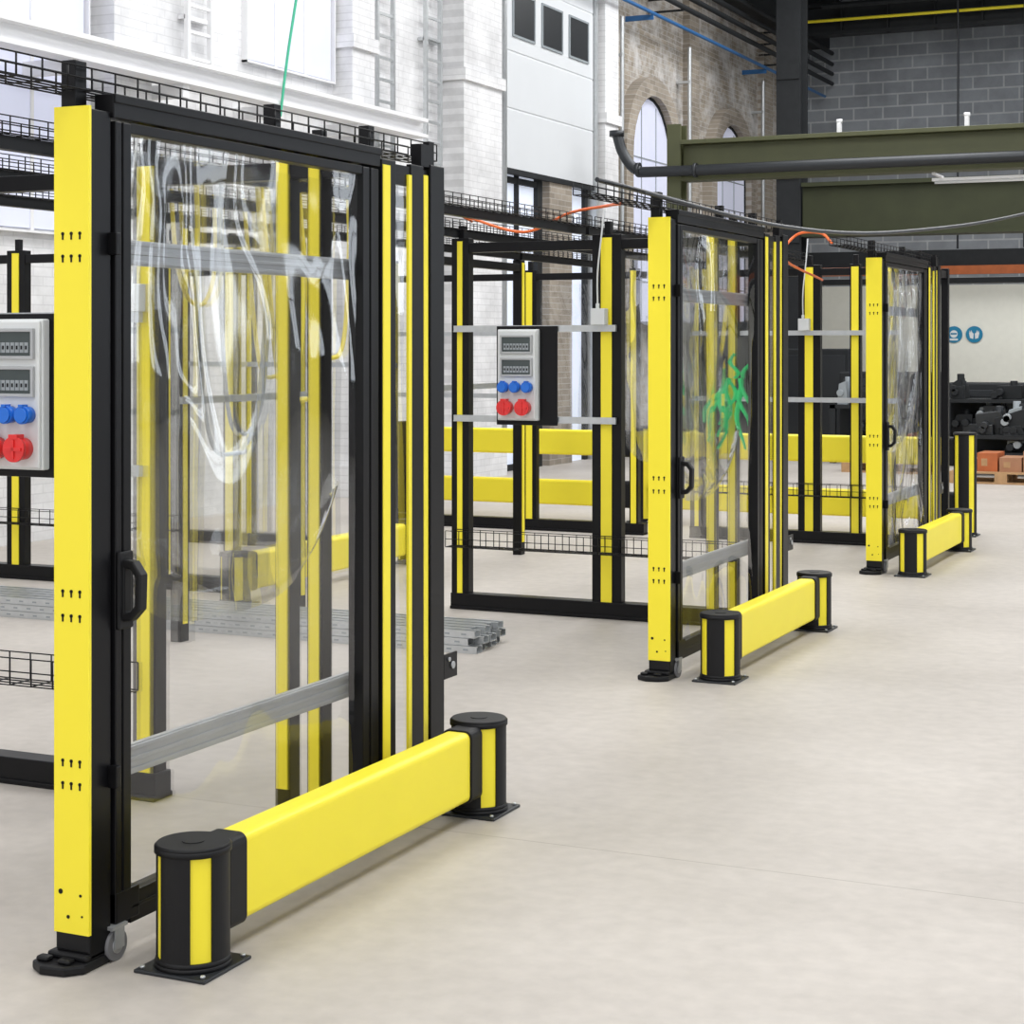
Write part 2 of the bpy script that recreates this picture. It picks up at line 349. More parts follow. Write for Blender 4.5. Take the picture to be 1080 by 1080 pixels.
# ---------------------------------------------------------------- olive crane girder
e=thing('crane_girder',(-8.45,24,0),'olive green steel crane girder on a steel column','girder')
MB().box(0.1,9.5,-0.17,0.17,3.95,4.0).box(0.1,9.5,-0.02,0.02,4.0,4.46).box(0.1,9.5,-0.17,0.17,4.46,4.52).make('girder',OLIVE,parent=e,bevel=0.006)
MB().box(-0.1,0.1,-0.14,-0.10,0,4.75).box(-0.1,0.1,0.10,0.14,0,4.75).box(-0.02,0.02,-0.1,0.1,0,4.75).box(-0.25,0.25,-0.25,0.25,0,0.03).make('column',OLIVE,parent=e)
MB().box(8.9,9.1,-0.1,0.1,0,3.95).make('column',OLIVE,parent=e)
for a in (2.3,4.0):
    MB().box(a,a+0.05,-0.06,0.02,4.52,4.66).cyl((a+0.025,-0.02,4.66),0.04,0.05,n=12).make('clamp',WFRAME,parent=e,label='small white clamp')
MB().path(smooth_pts([(0.6,23.72,4.08),(-3,23.72,4.08),(-6,23.72,4.08),(-8.6,23.72,4.08),(-8.95,23.72,4.12),(-9.15,23.72,4.35),(-9.25,23.72,4.65)],6),0.075,n=14).cyl((-8.95,23.72,4.12),0.1,0.05,'x',m=0).cyl((-8.1,23.72,4.08),0.1,0.04,'x').cyl((-9.25,23.72,4.6),0.105,0.08).make('duct_pipe',PLATE,label='dark round duct pipe with upturned elbow below a girder',cat='pipe')
MB().box(-8.3,8,30.0,30.35,3.55,4.35).box(-8.3,8,29.9,30.45,4.35,4.42).box(-8.3,8,29.9,30.45,3.5,3.56).make('cross_beam',OLIVED,label='dark olive steel cross beam spanning the hall',cat='beam')
mb=MB().box(-8.75,-8.32,29.95,30.0,0,8.99).box(-8.75,-8.32,30.35,30.4,0,8.99).box(-8.55,-8.5,30.0,30.35,0,8.99)
for z in (1.0,3.4,4.5,6.2,7.8):
    mb.box(-8.73,-8.34,29.92,29.95,z,z+0.25)
mb.make('steel_column',DARK,label='black steel column carrying an olive cross beam',cat='column')
MB().box(-9.9,8,33.6,33.9,3.12,3.42).box(-9.9,8,33.55,33.95,2.8,2.9).make('cross_beam',DARK,label='black steel cross beam near the block wall',cat='beam')
MB().box(-9.9,8,33.5,33.6,2.96,3.12).make('rust_beam',BRNB,label='orange brown steel beam below a black beam',cat='beam')
mb=MB().box(-9.9,8,34.6,34.65,7.75,8.3).box(-9.9,8,34.45,34.8,7.70,7.76).box(-9.9,8,34.45,34.8,8.25,8.32)
for i in range(20): mb.box(-9.7+0.9*i,-9.66+0.9*i,34.5,34.75,7.7,8.3)
mb.make('roof_beam',DARK,label='black riveted roof beam beneath the ceiling',cat='beam')
MB().path([(-9.8,34.3,7.95),(8,34.3,7.95)],0.03).make('roof_pipe',YEL,label='thin yellow gas pipe along the roof beam',cat='pipe')
for z in (8.15,8.5,8.8): MB().path([(-9.0,33.9,z),(8,33.9,z)],0.05).make('roof_conduit',DARK,label='dark pipe running under the ceiling',cat='pipe',group='roof conduits')
for a in (-6.4,-5.2): MB().path([(a,33.7,8.95),(a+0.02,33.72,7.3),(a,33.75,3.44)],0.02,n=8).make('drop_conduit',PLATE,label='thin dark conduit dropping from roof to cross beam',cat='pipe',group='drop conduits')
MB().box(-9.99,-9.5,3,WB,7.75,8.6).box(-9.99,-9.2,3,WB,8.6,8.66).make('eaves_beam',DARK,label='dark steel beam along the top of the wall',cat='beam')
e=thing('batten_lamp',(-5.0,24.6,3.84),'white fluorescent batten lamp hung beneath the crane girder','lamp')
MB().box(0,1.9,-0.05,0.05,0.04,0.08).make('housing',WFRAME,parent=e)
boxes([(0.1,0.14,-0.55,0.05,0.08,0.11),(1.7,1.74,-0.55,0.05,0.08,0.11)],'bracket',WFRAME,e)
MB().cyl((0.03,0,0.02),0.018,1.84,'x',n=10).make('tube',LAMPM,parent=e)
def sign(a,kind):
    e=thing('safety_sign',(a,WB-0.03,1.87),'round teal safety sign with white glove symbols' if kind else 'round teal safety sign with white head and goggles symbol','sign',group='safety signs')
    MB().cyl((0,0.0,0),0.165,0.02,'y',n=32).make('disc',SIGNB,parent=e)
    if kind:
        for sx in (-1,1):
            mb=MB().prism([(sx*0.02,-0.09),(sx*0.08,-0.07),(sx*0.10,0.02),(sx*0.085,0.08),(sx*0.065,0.03),(sx*0.055,0.09),(sx*0.035,0.03),(sx*0.01,0.02)],'y',-0.006,0)
            mb.make('glove_symbol',WHITEP,parent=e)
    else:
        MB().cyl((0,-0.006,0.01),0.075,0.008,'y',n=20).box(-0.08,0.08,-0.006,0.0,-0.12,-0.08).make('head_symbol',WHITEP,parent=e)
        MB().box(-0.06,0.06,-0.009,-0.006,-0.0,0.03).make('goggles',SIGNB,parent=e)
sign(-6.97,0); sign(-6.57,1)

# ---------------------------------------------------------------- guard frames + doors
UB=[3.91,8.46,13.0]; UA=-3.055
def guard_frame(loc):
    e=thing('safety_portal',loc,'black and yellow steel portal with yellow corner post','safety fence',group='safety portals in a row')
    MB().box(-0.055,0.055,-0.042,0.045,0.03,2.285).make('post',BLK,parent=e,bevel=0.003)
    mb=MB().box(-0.057,0.057,-0.052,-0.041,0.096,2.292).box(-0.057,-0.053,-0.052,0.03,0.096,2.292)
    for z in (1.95,1.89,1.0,0.935,0.55,0.49):
        for x in (-0.028,0.0,0.028):
            mb.box(x-0.0025,x+0.0025,-0.0535,-0.052,z-0.012,z+0.004,1); mb.cyl((x,-0.0535,z+0.004),0.005,0.0015,'y',n=10,m=1)
    for x,z,r in ((-0.035,0.205,0.007),(0.03,0.20,0.004),(-0.01,0.14,0.005),(0.035,0.145,0.003)):
        mb.cyl((x,-0.0535,z),r,0.0015,'y',n=10,m=1)
    mb.make('yellow_cover',[YEL,BLK],parent=e)
    f=[(-0.10,-0.09),(-0.05,-0.12),(0.02,-0.11),(0.058,-0.07),(0.058,0.045),(-0.09,0.045)]
    mb=MB().prism(f,'z',0,0.026).box(-0.075,0.055,-0.06,0.042,0.026,0.045).box(-0.056,0.054,-0.048,0.042,0.045,0.1)
    mb.box(-0.085,-0.045,-0.095,-0.065,0.026,0.04).box(-0.015,0.025,-0.095,-0.065,0.026,0.04)
    mb.make('foot',BLKM,parent=e,bevel=0.008)
    MB().box(-0.052,-0.005,-0.03,0.02,2.285,2.42).make('stub',BLK,parent=e,bevel=0.003)
    MB().box(0.0,0.065,0.045,1.53,2.27,2.335).box(0.065,0.070,0.045,1.53,2.31,2.335).make('header',BLK,parent=e,bevel=0.003)
    MB().box(0.0,0.07,1.53,1.63,0.0,2.30).make('post',BLK,parent=e,bevel=0.003)
    MB().box(0.062,0.073,1.534,1.585,0.05,2.28).make('yellow_strip',YEL,parent=e)
    MB().box(0.045,0.065,1.63,1.75,2.22,2.29).make('header',BLK,parent=e)
    MB().box(0.045,0.065,1.63,1.75,0.02,0.09).make('sill',BLK,parent=e)
    grid(1.63,1.74,0.09,2.22,4,20,lambda u,v:0.060+0.003*math.sin(9*v)).make('clear_panel',FILM,parent=e)
    boxes([(0.050,0.07,1.742,1.84,0.0,2.30),(0.04,0.062,1.84,1.885,0,2.29),(0.045,0.075,1.885,1.995,0.0,2.31)],'post',BLK,e,0.003)
    boxes([(0.064,0.073,1.718,1.744,0.05,2.26),(0.058,0.068,1.846,1.879,0.05,2.27)],'yellow_strip',YEL,e)
    boxes([(-0.04,0.0,0.95,0.99,2.25,2.42),(-0.04,0.0,1.56,1.60,2.25,2.42),(0.02,0.045,1.93,1.97,2.2,2.40),(0.03,0.07,1.82,1.90,2.30,2.38)],'tray_support',BLK,e)
    mb=MB().box(0.02,0.075,1.995,2.10,0.43,0.445).box(0.068,0.075,1.995,2.10,0.43,0.52)
    mb.cyl((0.075,2.06,0.475),0.014,0.006,'x',n=12,m=1).cyl((0.075,2.03,0.50),0.008,0.006,'x',n=12,m=1)
    mb.make('latch_bracket',[BLK,ALU],parent=e)
    boxes([(0.055,0.085,0.03,0.05,z-0.03,z+0.03) for z in (1.93,0.5)],'hinge',BLK,e,0.003)
    return e
def door(loc,ph=0.0,amp=1.0,m1=None,m2=None,label='black framed sliding door with clear plastic curtain'):
    m1=m1 or FILM; m2=m2 or FILM2
    e=thing('curtain_door',loc,label,'door',group='clear curtain doors')
    MB().box(-0.03,0.028,0.055,0.083,0.10,2.262).box(-0.02,0.018,0.083,0.089,0.10,2.262).box(-0.03,0.028,0.089,0.125,0.10,2.262).make('stile',BLK,parent=e,bevel=0.003)
    MB().box(-0.03,0.028,1.41,1.455,0.07,2.262).box(-0.018,0.018,1.455,1.465,0.07,2.262).box(-0.03,0.028,1.465,1.52,0.07,2.262).make('stile',BLK,parent=e,bevel=0.003)
    MB().box(-0.025,0.025,0.125,1.41,0.08,0.165).box(0.025,0.03,0.125,1.41,0.12,0.13).make('bottom_rail',BLK,parent=e,bevel=0.003)
    MB().box(-0.025,0.025,0.125,1.41,2.235,2.265).make('top_rail',BLK,parent=e,bevel=0.003)
    def fx(u,v):
        ed=min(1,6*min(u,1-u,v*1.5,(1-v)*1.5)+0.2)
        return 0.012+amp*ed*(0.012*math.sin(5*u+2.5*v+ph)+0.006*math.sin(9*u-6*v+2*ph)+0.003*math.sin(14*v+6*u*u+ph))
    grid(0.125,1.41,0.165,2.235,60,60,fx).make('curtain',m1,parent=e)
    def fz(u,v):
        c=abs(2*u-1); return (1-v)**3*0.30*(c**4)-0.03*(1-v)*math.sin(math.pi*u)
    def fx2(u,v):
        return -0.11+0.012*math.sin(2.5*u+4*v+ph)+0.006*math.sin(4*u+ph+8*v)*(1-v)+0.05*math.exp(-((v-0.06)/0.05)**2)
    grid(0.13,1.40,0.86,2.22,44,50,fx2,None,fz).make('inner_film',m2,parent=e)
    for z,h in ((0.505,0.085),(1.915,0.07)):
        mb=MB().box(-0.050,-0.034,0.06,1.50,z-h/2,z+h/2)
        for k in (-0.36,0.0,0.36): mb.box(-0.034,-0.029,0.06,1.50,z+k*h-h*0.08,z+k*h+h*0.08)
        mb.make('strut',ALU,parent=e,label='ribbed aluminium cross strut',bevel=0.002)
    o=[(0.03,0.91),(0.065,0.914),(0.095,0.945),(0.098,1.04),(0.072,1.075),(0.03,1.08)]
    i_=[(0.045,0.935),(0.062,0.938),(0.077,0.956),(0.079,1.032),(0.064,1.052),(0.045,1.055)]
    mb=MB().ringprism(o,i_,'y',0.070,0.105).box(0.028,0.04,0.055,0.12,0.89,1.10)
    mb.make('handle',BLKM,parent=e,bevel=0.005)
    MB().box(-0.03,0.03,0.055,0.16,0.095,0.18).make('corner_block',BLK,parent=e,bevel=0.004)
    c=MB().box(-0.002,0.038,0.030,0.095,0.088,0.097).box(-0.003,0.001,0.04,0.08,0.035,0.09).box(0.035,0.039,0.04,0.08,0.035,0.09).cyl((0.018,0.055,0.05),0.012,0.045).make('caster',ALU,parent=e)
    MB().cyl((0.007,0.06,0.042),0.042,0.024,'x',n=28,m=0).cyl((0.005,0.06,0.042),0.022,0.028,'x',n=20,m=1).make('wheel',[RUB,ALU],parent=c)
    return e
gf=guard_frame((UA,UB[0],0)); door((UA+0.035,UB[0],0))
dup(gf,(UA,UB[1],0)); door((UA+0.035,UB[1],0),1.7,1.3,FILM,FILM4)
dup(gf,(UA,UB[2],0)); door((UA+0.035,UB[2],0),3.1,2.5,FILM3,FILM3,'black framed sliding door with wavy folded plastic curtain')
e=thing('end_frame',(-3.0,15.28,0),'thin black steel end post with foot plate beside a portal','safety fence')
MB().box(-0.03,0.03,-0.03,0.03,0.01,2.3).make('post',BLK,parent=e,bevel=0.003)
MB().box(-0.08,0.08,-0.08,0.08,0,0.012).make('foot_plate',PLATE,parent=e)
MB().box(-0.02,0.02,-0.28,-0.03,2.22,2.28).make('top_arm',BLK,parent=e)

def tray_mesh(L,w=0.12,h=0.06):
    mb=MB(); r=0.0028
    for x in (-w/2,-w/4,0,w/4,w/2): mb.wire((x,0,0.0),(x,L,0.0),r)
    for z in (h*0.5,h):
        for x in (-w/2,w/2): mb.wire((x,0,z),(x,L,z),r)
    n=int(L/0.1)
    for i in range(n+1):
        y=i*L/n
        mb.wire((-w/2,y,0),(w/2,y,0),r); mb.wire((-w/2,y,0),(-w/2,y,h),r); mb.wire((w/2,y,0),(w/2,y,h),r)
    return mb
tl='black wire mesh cable tray running on top of portals'
for b in UB:
    tray_mesh(2.95).make('cable_tray',BLK,loc=(-3.10,b-0.9,2.34),label=tl,cat='cable tray',group='wire cable trays')
for a in (-4.2,-5.05,-5.9):
    for b0,L in ((3.0,7.2),(10.25,4.9)):
        tray_mesh(L).box(-0.02,0.02,0,L,-0.05,-0.004).make('cable_tray',BLK,loc=(a,b0,2.385),label='black wire mesh cable tray carried on a black bar',cat='cable tray',group='wire cable trays')

# ---------------------------------------------------------------- side panels
def post(mb_b,mb_y,a,w,yw,off=0.0,ztop=2.33):
    mb_b.box(a-w/2,a+w/2,-0.035,0.035,0.0,ztop)
    mb_y.box(a+off-yw/2,a+off+yw/2,-0.041,-0.034,0.1,ztop-0.02)
    mb_b.box(a-0.02,a+0.02,-0.02,0.02,ztop,ztop+0.08)
def side_panel(b,posts,a0,a1,struts=None,basket=None,films=(),label='black fence section with yellow post faces',base=True,jbox=None,fm=None,base_end=None,ztop=2.33):
    e=thing('machine_fence',((a0+a1)/2,b,0),label,'safety fence',group='machine fence sections')
    c=(a0+a1)/2
    for (a,w,yw,off) in posts:
        p=MB();y=MB(); post(p,y,a-c,w,yw,off,ztop)
        po=p.make('post',BLK,parent=e,bevel=0.003); y.make('yellow_face',YEL,parent=po)
    if base:
        be=a1 if base_end is None else base_end
        MB().box(a0-c,be-c,-0.05,0.05,0.0,0.10).box(a0-c,be-c,-0.06,0.06,0.0,0.02).make('base_rail',BLK,parent=e,bevel=0.004)
    MB().box(a0-c,a1-c,-0.03,0.03,2.24,2.30).make('top_rail',BLK,parent=e,bevel=0.003)
    if struts:
        for z in struts[2]:
            MB().box(struts[0]-c,struts[1]-c,-0.065,-0.043,z-0.02,z+0.02).box(struts[0]-c,struts[1]-c,-0.07,-0.065,z-0.02,z-0.012).make('strut',GALV,parent=e,label='galvanised cross strut')
    if basket:
        mb=MB(); r=0.003
        x0,x1=basket[0]-c,basket[1]-c
        for z in (0.40,0.45,0.50): mb.wire((x0,-0.16,z),(x1,-0.16,z),r)
        for y in (-0.12,-0.08,-0.045): mb.wire((x0,y,0.40),(x1,y,0.40),r)
        mb.wire((x0,-0.045,0.5),(x1,-0.045,0.5),r)
        n=int((x1-x0)/0.09)
        for i in range(n+1):
            x=x0+i*(x1-x0)/n
            mb.wire((x,-0.16,0.40),(x,-0.16,0.50),r); mb.wire((x,-0.16,0.40),(x,-0.045,0.40),r); mb.wire((x,-0.045,0.40),(x,-0.045,0.50),r)
        mb.make('wire_basket',BLK,parent=e)
    for (f0,f1,z0,z1) in films:
        g=MB(); nx=16;nz=24;vs=[]
        for j in range(nz+1):
            for i in range(nx+1):
                u=i/nx;v=j/nz
                vs.append((f0-c+(f1-f0)*u,0.0+0.012*math.sin(9*u+3*v)+0.01*math.sin(21*u+7*v*v),z0+(z1-z0)*v+(1-v)**4*0.1*abs(2*u-1)**4))
        g.add(vs,[(j*(nx+1)+i,j*(nx+1)+i+1,(j+1)*(nx+1)+i+1,(j+1)*(nx+1)+i) for j in range(nz) for i in range(nx)],0,True)
        g.make('clear_film',fm or FILM3,parent=e)
    if jbox is not None:
        j=jbox-c
        mb=MB().box(j-0.045,j+0.045,-0.11,-0.045,1.78,1.88).cyl((j-0.01,-0.08,1.88),0.012,0.03,n=10)
        mb.path(smooth_pts([(j-0.01,-0.08,1.9),(j-0.01,-0.08,2.1),(j+0.01,-0.06,2.35),(j+0.02,-0.04,2.55)]),0.006,n=6)
        mb.make('junction_box',WHITEP,parent=e,bevel=0.004)
    return e
PB=[5.45,10.2,14.8]
for i,b in enumerate(PB):
    k= 0.07 if i==0 else 0.0
    posts=[(-5.02,0.12,0.035,0.0),(-4.03+k,0.10 if i==0 else 0.19,0.055 if i==0 else 0.07,-0.0),(-3.24,0.06,0.042,0.0),(-3.37,0.06,0.045,0.0)] if i<2 else [(-5.02,0.12,0.035,0.0),(-4.03,0.19,0.07,-0.0),(-3.64,0.09,0.06,0.0),(-3.36,0.09,0.05,0.0)]
    side_panel(b,posts,-5.08,-3.13,(-5.05,-3.96 if i<2 else -3.3,(1.76,1.2)),(-5.06,-3.98 if i==0 else -3.2),films=[(-3.92,-3.46,0.95,2.2)] if i==1 else [],jbox=-4.06+k,
       base_end=-3.9 if i==0 else None,
       label='black fence with yellow posts, galvanised struts and wire basket')
side_panel(10.2,[(-8.54,0.16,0.06,0),(-7.2,0.1,0.05,0),(-6.74,0.1,0.06,0)],-9.4,-6.69,(-9.3,-7.25,(1.76,1.2)),(-9.35,-7.2),label='black rear fence with yellow post faces and cross struts')
side_panel(14.8,[(-8.3,0.14,0.05,0),(-6.60,0.14,0.06,0),(-5.6,0.08,0.05,0)],-8.37,-5.5,(-8.3,-6.6,(1.76,1.2)),None,films=[(-6.5,-5.65,0.9,2.2)],fm=FILM,label='black fence with yellow posts and hanging clear film')
side_panel(12.7,[(-8.9,0.12,0.05,0),(-8.2,0.07,0.04,0),(-7.5,0.07,0.04,0),(-6.9,0.12,0.05,0)],-8.96,-6.84,(-8.9,-6.9,(1.5,)),None,label='black fence with yellow posts standing near the wall')
for (bb,ps,s0,s1) in ((9.03,(8.4,9.66),8.34,9.72),(12.2,(11.3,13.0),11.24,13.06)):
    e=side_panel(0,[(p,0.08,0.04,0) for p in ps],s0,s1,(s0,s1,(1.35,)),None,base=False,label='short black fence with yellow posts under a cable tray')
    e.location=(-5.9,(s0+s1)/2,0); e.rotation_euler=(0,0,math.radians(90))

# ---------------------------------------------------------------- socket boxes
def sbox(loc):
    e=thing('socket_box',loc,'white power socket box with blue and red outlets on black board','socket box',group='socket boxes')
    MB().box(-0.16,0.25,-0.010,0.0,-0.31,0.30).make('backboard',BLK,parent=e,bevel=0.003)
    MB().box(-0.135,0.135,-0.05,-0.010,-0.28,0.28).box(-0.128,0.128,-0.062,-0.05,-0.273,0.273).make('enclosure',WHITEP,parent=e,bevel=0.010)
    for z in (0.185,0.045):
        l=MB().ringprism([(-0.108,z-0.055),(0.108,z-0.055),(0.108,z+0.06),(-0.108,z+0.06)],[(-0.095,z-0.042),(0.095,z-0.042),(0.095,z+0.047),(-0.095,z+0.047)],'y',-0.075,-0.060).make('lid_frame',ALU,parent=e,bevel=0.002,label='grey frame of hinged breaker cover')
        MB().box(-0.095,0.095,-0.070,-0.061,z-0.042,z+0.047).make('breaker_window',SMOKE,parent=l)
        mb=MB()
        for k in range(8): mb.box(-0.085+k*0.0215,-0.0675+k*0.0215,-0.0715,-0.070,z-0.03,z+0.008); mb.box(-0.080+k*0.0215,-0.0725+k*0.0215,-0.073,-0.0715,z-0.018,z-0.004,1)
        mb.make('breaker_row',[GREYP,BLK],parent=l)
    for x in (-0.08,0.0,0.08):
        MB().cyl((x,-0.105,-0.075),0.034,0.045,'y',n=24,r2=0.031).cyl((x,-0.113,-0.075),0.028,0.009,'y',n=24).box(x-0.01,x+0.01,-0.112,-0.08,-0.045,-0.036).make('blue_socket',BLUE,parent=e)
    for x in (-0.06,0.06):
        mb=MB().cyl((x,-0.117,-0.20),0.044,0.058,'y',n=28,r2=0.04)
        mb.cyl((x,-0.127,-0.20),0.048,0.014,'y',n=28).box(x-0.02,x+0.02,-0.13,-0.09,-0.162,-0.146).box(x-0.038,x+0.038,-0.133,-0.125,-0.206,-0.194).box(x-0.006,x+0.006,-0.133,-0.125,-0.235,-0.165)
        mb.make('red_socket',RED,parent=e)
    return e
s1=sbox((-4.485,PB[0]-0.071,1.475))
dup(s1,(-4.585,PB[1]-0.071,1.475))

# ---------------------------------------------------------------- barriers
def bollard(parent,y,H=0.335,label=None):
    mb=MB(); n=72
    z0,z1=0.03,H-0.022
    def R(k):
        a=(k*360/n-45+18)%90
        return (0.092,1) if a<36 else (0.098,0)
    prof=[R(k) for k in range(n)]
    for k in range(n):
        a0=2*math.pi*k/n; a1=2*math.pi*(k+1)/n; r,m=prof[k]
        c0,s0,c1,s1_=math.cos(a0),math.sin(a0),math.cos(a1),math.sin(a1)
        mb.add([(r*c0,y+r*s0,z0),(r*c1,y+r*s1_,z0),(r*c1,y+r*s1_,z1),(r*c0,y+r*s0,z1)],[(0,1,2,3)],m,False)
        rn=prof[(k+1)%n][0]
        if rn!=r: mb.add([(r*c1,y+r*s1_,z0),(rn*c1,y+rn*s1_,z0),(rn*c1,y+rn*s1_,z1),(r*c1,y+r*s1_,z1)],[(0,1,2,3)],0)
    mb.make('bollard',[BLKM,YEL],parent=parent)
    MB().cyl((0,y,H-0.024),0.103,0.016,n=48).cyl((0,y,H-0.008),0.103,0.007,n=48,r2=0.096).cyl((0,y,H-0.001),0.03,0.002,n=20).make('cap',BLKM,parent=parent)
    MB().cyl((0,y,0.010),0.104,0.012,n=48,r2=0.102).cyl((0,y,0.022),0.102,0.012,n=48,r2=0.098).make('collar',BLKM,parent=parent)
    mb=MB().box(-0.112,0.112,y-0.112,y+0.112,0,0.010)
    for sx in (-1,1):
        for sy in (-1,1): mb.cyl((sx*0.095,y+sy*0.095,0.010),0.008,0.008,n=6,m=1)
    mb.make('base_plate',[PLATE,GALV],parent=parent,bevel=0.003)
def rr(cx,cz,w,h,r,k=5):
    pts=[]
    for (sx,sz,a0) in ((1,1,0),(-1,1,90),(-1,-1,180),(1,-1,270)):
        for i in range(k+1):
            a=math.radians(a0+90*i/k); pts.append((cx+sx*(w/2-r)+r*math.cos(a),cz+sz*(h/2-r)+r*math.sin(a)))
    return pts
def rail(parent,y0,y1,zc,h=0.24,w=0.10):
    MB().prism(rr(0,zc,w,h,0.022),'y',y0+0.06,y1-0.06).make('rail',YEL,parent=parent)
    for a,b in ((y0,y0+0.085),(y1-0.085,y1)):
        MB().prism(rr(0,zc,w+0.016,h+0.012,0.026),'y',a,b).make('end_sleeve',BLKM,parent=parent,bevel=0.003)
def barrier(loc,L,label='low yellow guard rail between two black and yellow bollards'):
    e=thing('safety_barrier',loc,label,'barrier',group='floor safety barriers')
    bollard(e,0); bollard(e,L); rail(e,0.09,L-0.09,0.195)
    return e
b1=barrier((-2.78,4.02,0),1.76)
dup(b1,(-2.78,8.54,0)); dup(b1,(-2.78,12.98,0))
barrier((-6.42,9.75,0),2.4)
e=thing('double_barrier',(-2.95,15.9,0),'tall barrier with two yellow rails and striped bollards','barrier')
e.rotation_euler=(0,0,math.radians(90))
for y in (0,3.0,5.5): bollard(e,y,0.90)
for y0,y1 in ((0,3.0),(3.0,5.5)):
    for zc in (0.25,0.73): rail(e,y0+0.09,y1-0.09,zc)

# ---------------------------------------------------------------- profiles on floor
def profile(L=4.9,w=0.075,h=0.038,t=0.004):
    mb=MB()
    mb.box(-L,0,-w/2,w/2,0,t).box(-L,0,-w/2,-w/2+t,t,h).box(-L,0,w/2-t,w/2,t,h)
    mb.box(-L,0,-w/2+t,-w/2+0.02,h-t,h).box(-L,0,w/2-0.02,w/2-t,h-t,h)
    n=int(L/0.1)
    for i in range(n): mb.box(-0.08-i*0.1,-0.05-i*0.1,-w/2-0.0008,-w/2,h*0.38,h*0.62,1)
    return mb
p0=profile().make('steel_profile',[GALV,GREYP],loc=(-4.20,8.74,0),label='galvanised slotted steel profile lying on the concrete floor',cat='steel profile',group='steel profiles on the floor')
for j in range(3):
    for i in range(5):
        if (i,j)==(0,0): continue
        c=p0.copy(); COL.objects.link(c); c.location=(-4.20-0.03*random.random()*3,8.74+i*0.085+(0.01*j),j*0.0395)

# ---------------------------------------------------------------- hoses
MB().path(smooth_pts([(-3.1,7.7,2.42),(-2.85,10,2.33),(-2.55,12,2.42),(-2.1,15.3,2.80),(-1.0,23.6,4.0)],10),0.012,n=8).make('hanging_cable',PLATE,label='dark cable hanging from cable tray to crane girder',cat='cable')
MB().path(smooth_pts([(-3.6,9.3,2.44),(-3.9,9.8,2.47),(-4.25,10.1,2.46),(-4.6,10.2,2.36),(-5.0,10.2,2.47),(-5.1,10.5,2.46)],8),0.009,n=8).make('air_hose',ORANGE,label='orange air hose lying along the cable trays',cat='hose')
MB().path(smooth_pts([(-3.35,12.9,2.4),(-3.45,12.95,2.48),(-3.65,13.0,2.47),(-3.75,13.05,2.3),(-3.9,14.7,2.2)],8),0.010,n=8).make('air_hose',ORANGE,label='orange air hose arching over the portal',cat='hose')
YC=mat('yellow_cable',(0.80,0.66,0.05),0.4)
for (a,b,zb,w) in ((-4.2,6.7,1.72,0.16),(-4.2,7.1,1.60,0.22),(-4.2,6.85,1.42,0.28),(-4.2,5.95,1.95,0.14),(-5.05,8.0,1.5,0.25),(-5.05,7.3,1.85,0.18)):
    MB().path(smooth_pts([(a,b-w,2.40),(a+.02,b-w*0.95,2.1),(a+.03,b-w*0.6,zb+0.06),(a+.04,b,zb),(a+.03,b+w*0.6,zb+0.08),(a+.02,b+w*0.9,2.1),(a,b+w,2.40)]),0.011,n=8).make('cable_loop',YC,label='yellow cable loop hanging from the cable tray',cat='cable',group='yellow cable loops')
for (a,b,zb,w) in ((-4.2,6.4,1.2,0.30),(-4.2,6.5,1.28,0.22)):
    MB().path(smooth_pts([(a,b-w,2.40),(a-.02,b-w*0.95,2.0),(a-.03,b-w*0.6,zb+0.12),(a-.04,b,zb),(a-.03,b+w*0.6,zb+0.14),(a-.02,b+w*0.9,2.0),(a,b+w,2.40)]),0.009,n=8).make('cable_loop',GREYP,label='grey cable loop hanging from the cable tray',cat='cable',group='grey cable loops')

# green cloth
mb=MB()
random.seed(21)
for k in range(11):
    x=0.014*k-0.07; l=random.uniform(0.22,0.46); vs=[]
    sg=(k-5)*0.03+random.uniform(-0.05,0.05); up=1 if k in (6,9) else -1
    for i in range(13):
        t=i/12; w=0.010*math.sin(math.pi*min(1,t*0.8+0.15))+0.005
        xx=x+sg*t+0.022*math.sin(7*t+k); yy=-0.006*k-0.02*math.sin(4*t+k)**2
        zz=up*l*t*(0.4 if up>0 else 1)
        vs+=[(xx-w,yy,zz),(xx,yy-0.02,zz+0.01),(xx+w,yy,zz)]
    mb.add(vs,[(i*3+c,i*3+c+1,i*3+c+4,i*3+c+3) for i in range(12) for c in (0,1)],0,True)
mb.make('green_cloth',GREEN,loc=(-3.20,10.10,1.46),label='green cloth strips draped on a fence post',cat='cloth')

# ---------------------------------------------------------------- clutter
def machine(loc,w,d,h,label):
    e=thing('machine_cabinet',loc,label,'machine')
    MB().box(0,w,0,d,0.08,h).box(0.05,w-0.05,0.05,d-0.05,0,0.08).make('body',DARK,parent=e,bevel=0.02)
    boxes([(0.06,w*0.48,-0.015,0,0.15,h-0.1),(w*0.52,w-0.06,-0.015,0,0.15,h-0.1)],'cabinet_door',PLATE,e,0.005)
    MB().box(w*0.44,w*0.46,-0.04,-0.015,h*0.45,h*0.6).make('handle',ALU,parent=e)
machine((-9.2,25.2,0),1.3,0.9,2.0,'dark machine cabinet standing near the brick wall')
machine((-8.2,28.0,0),1.2,0.9,1.6,'dark machine cabinet standing on the concrete floor')
machine((-6.9,27.0,0),1.4,0.8,1.25,'black low machine cabinet beside pallets')
machine((-5.3,26.9,0),1.5,0.8,1.1,'black low machine cabinet behind machine stands')
machine((-3.7,26.9,0),1.5,0.8,1.3,'black machine cabinet behind machine stands')
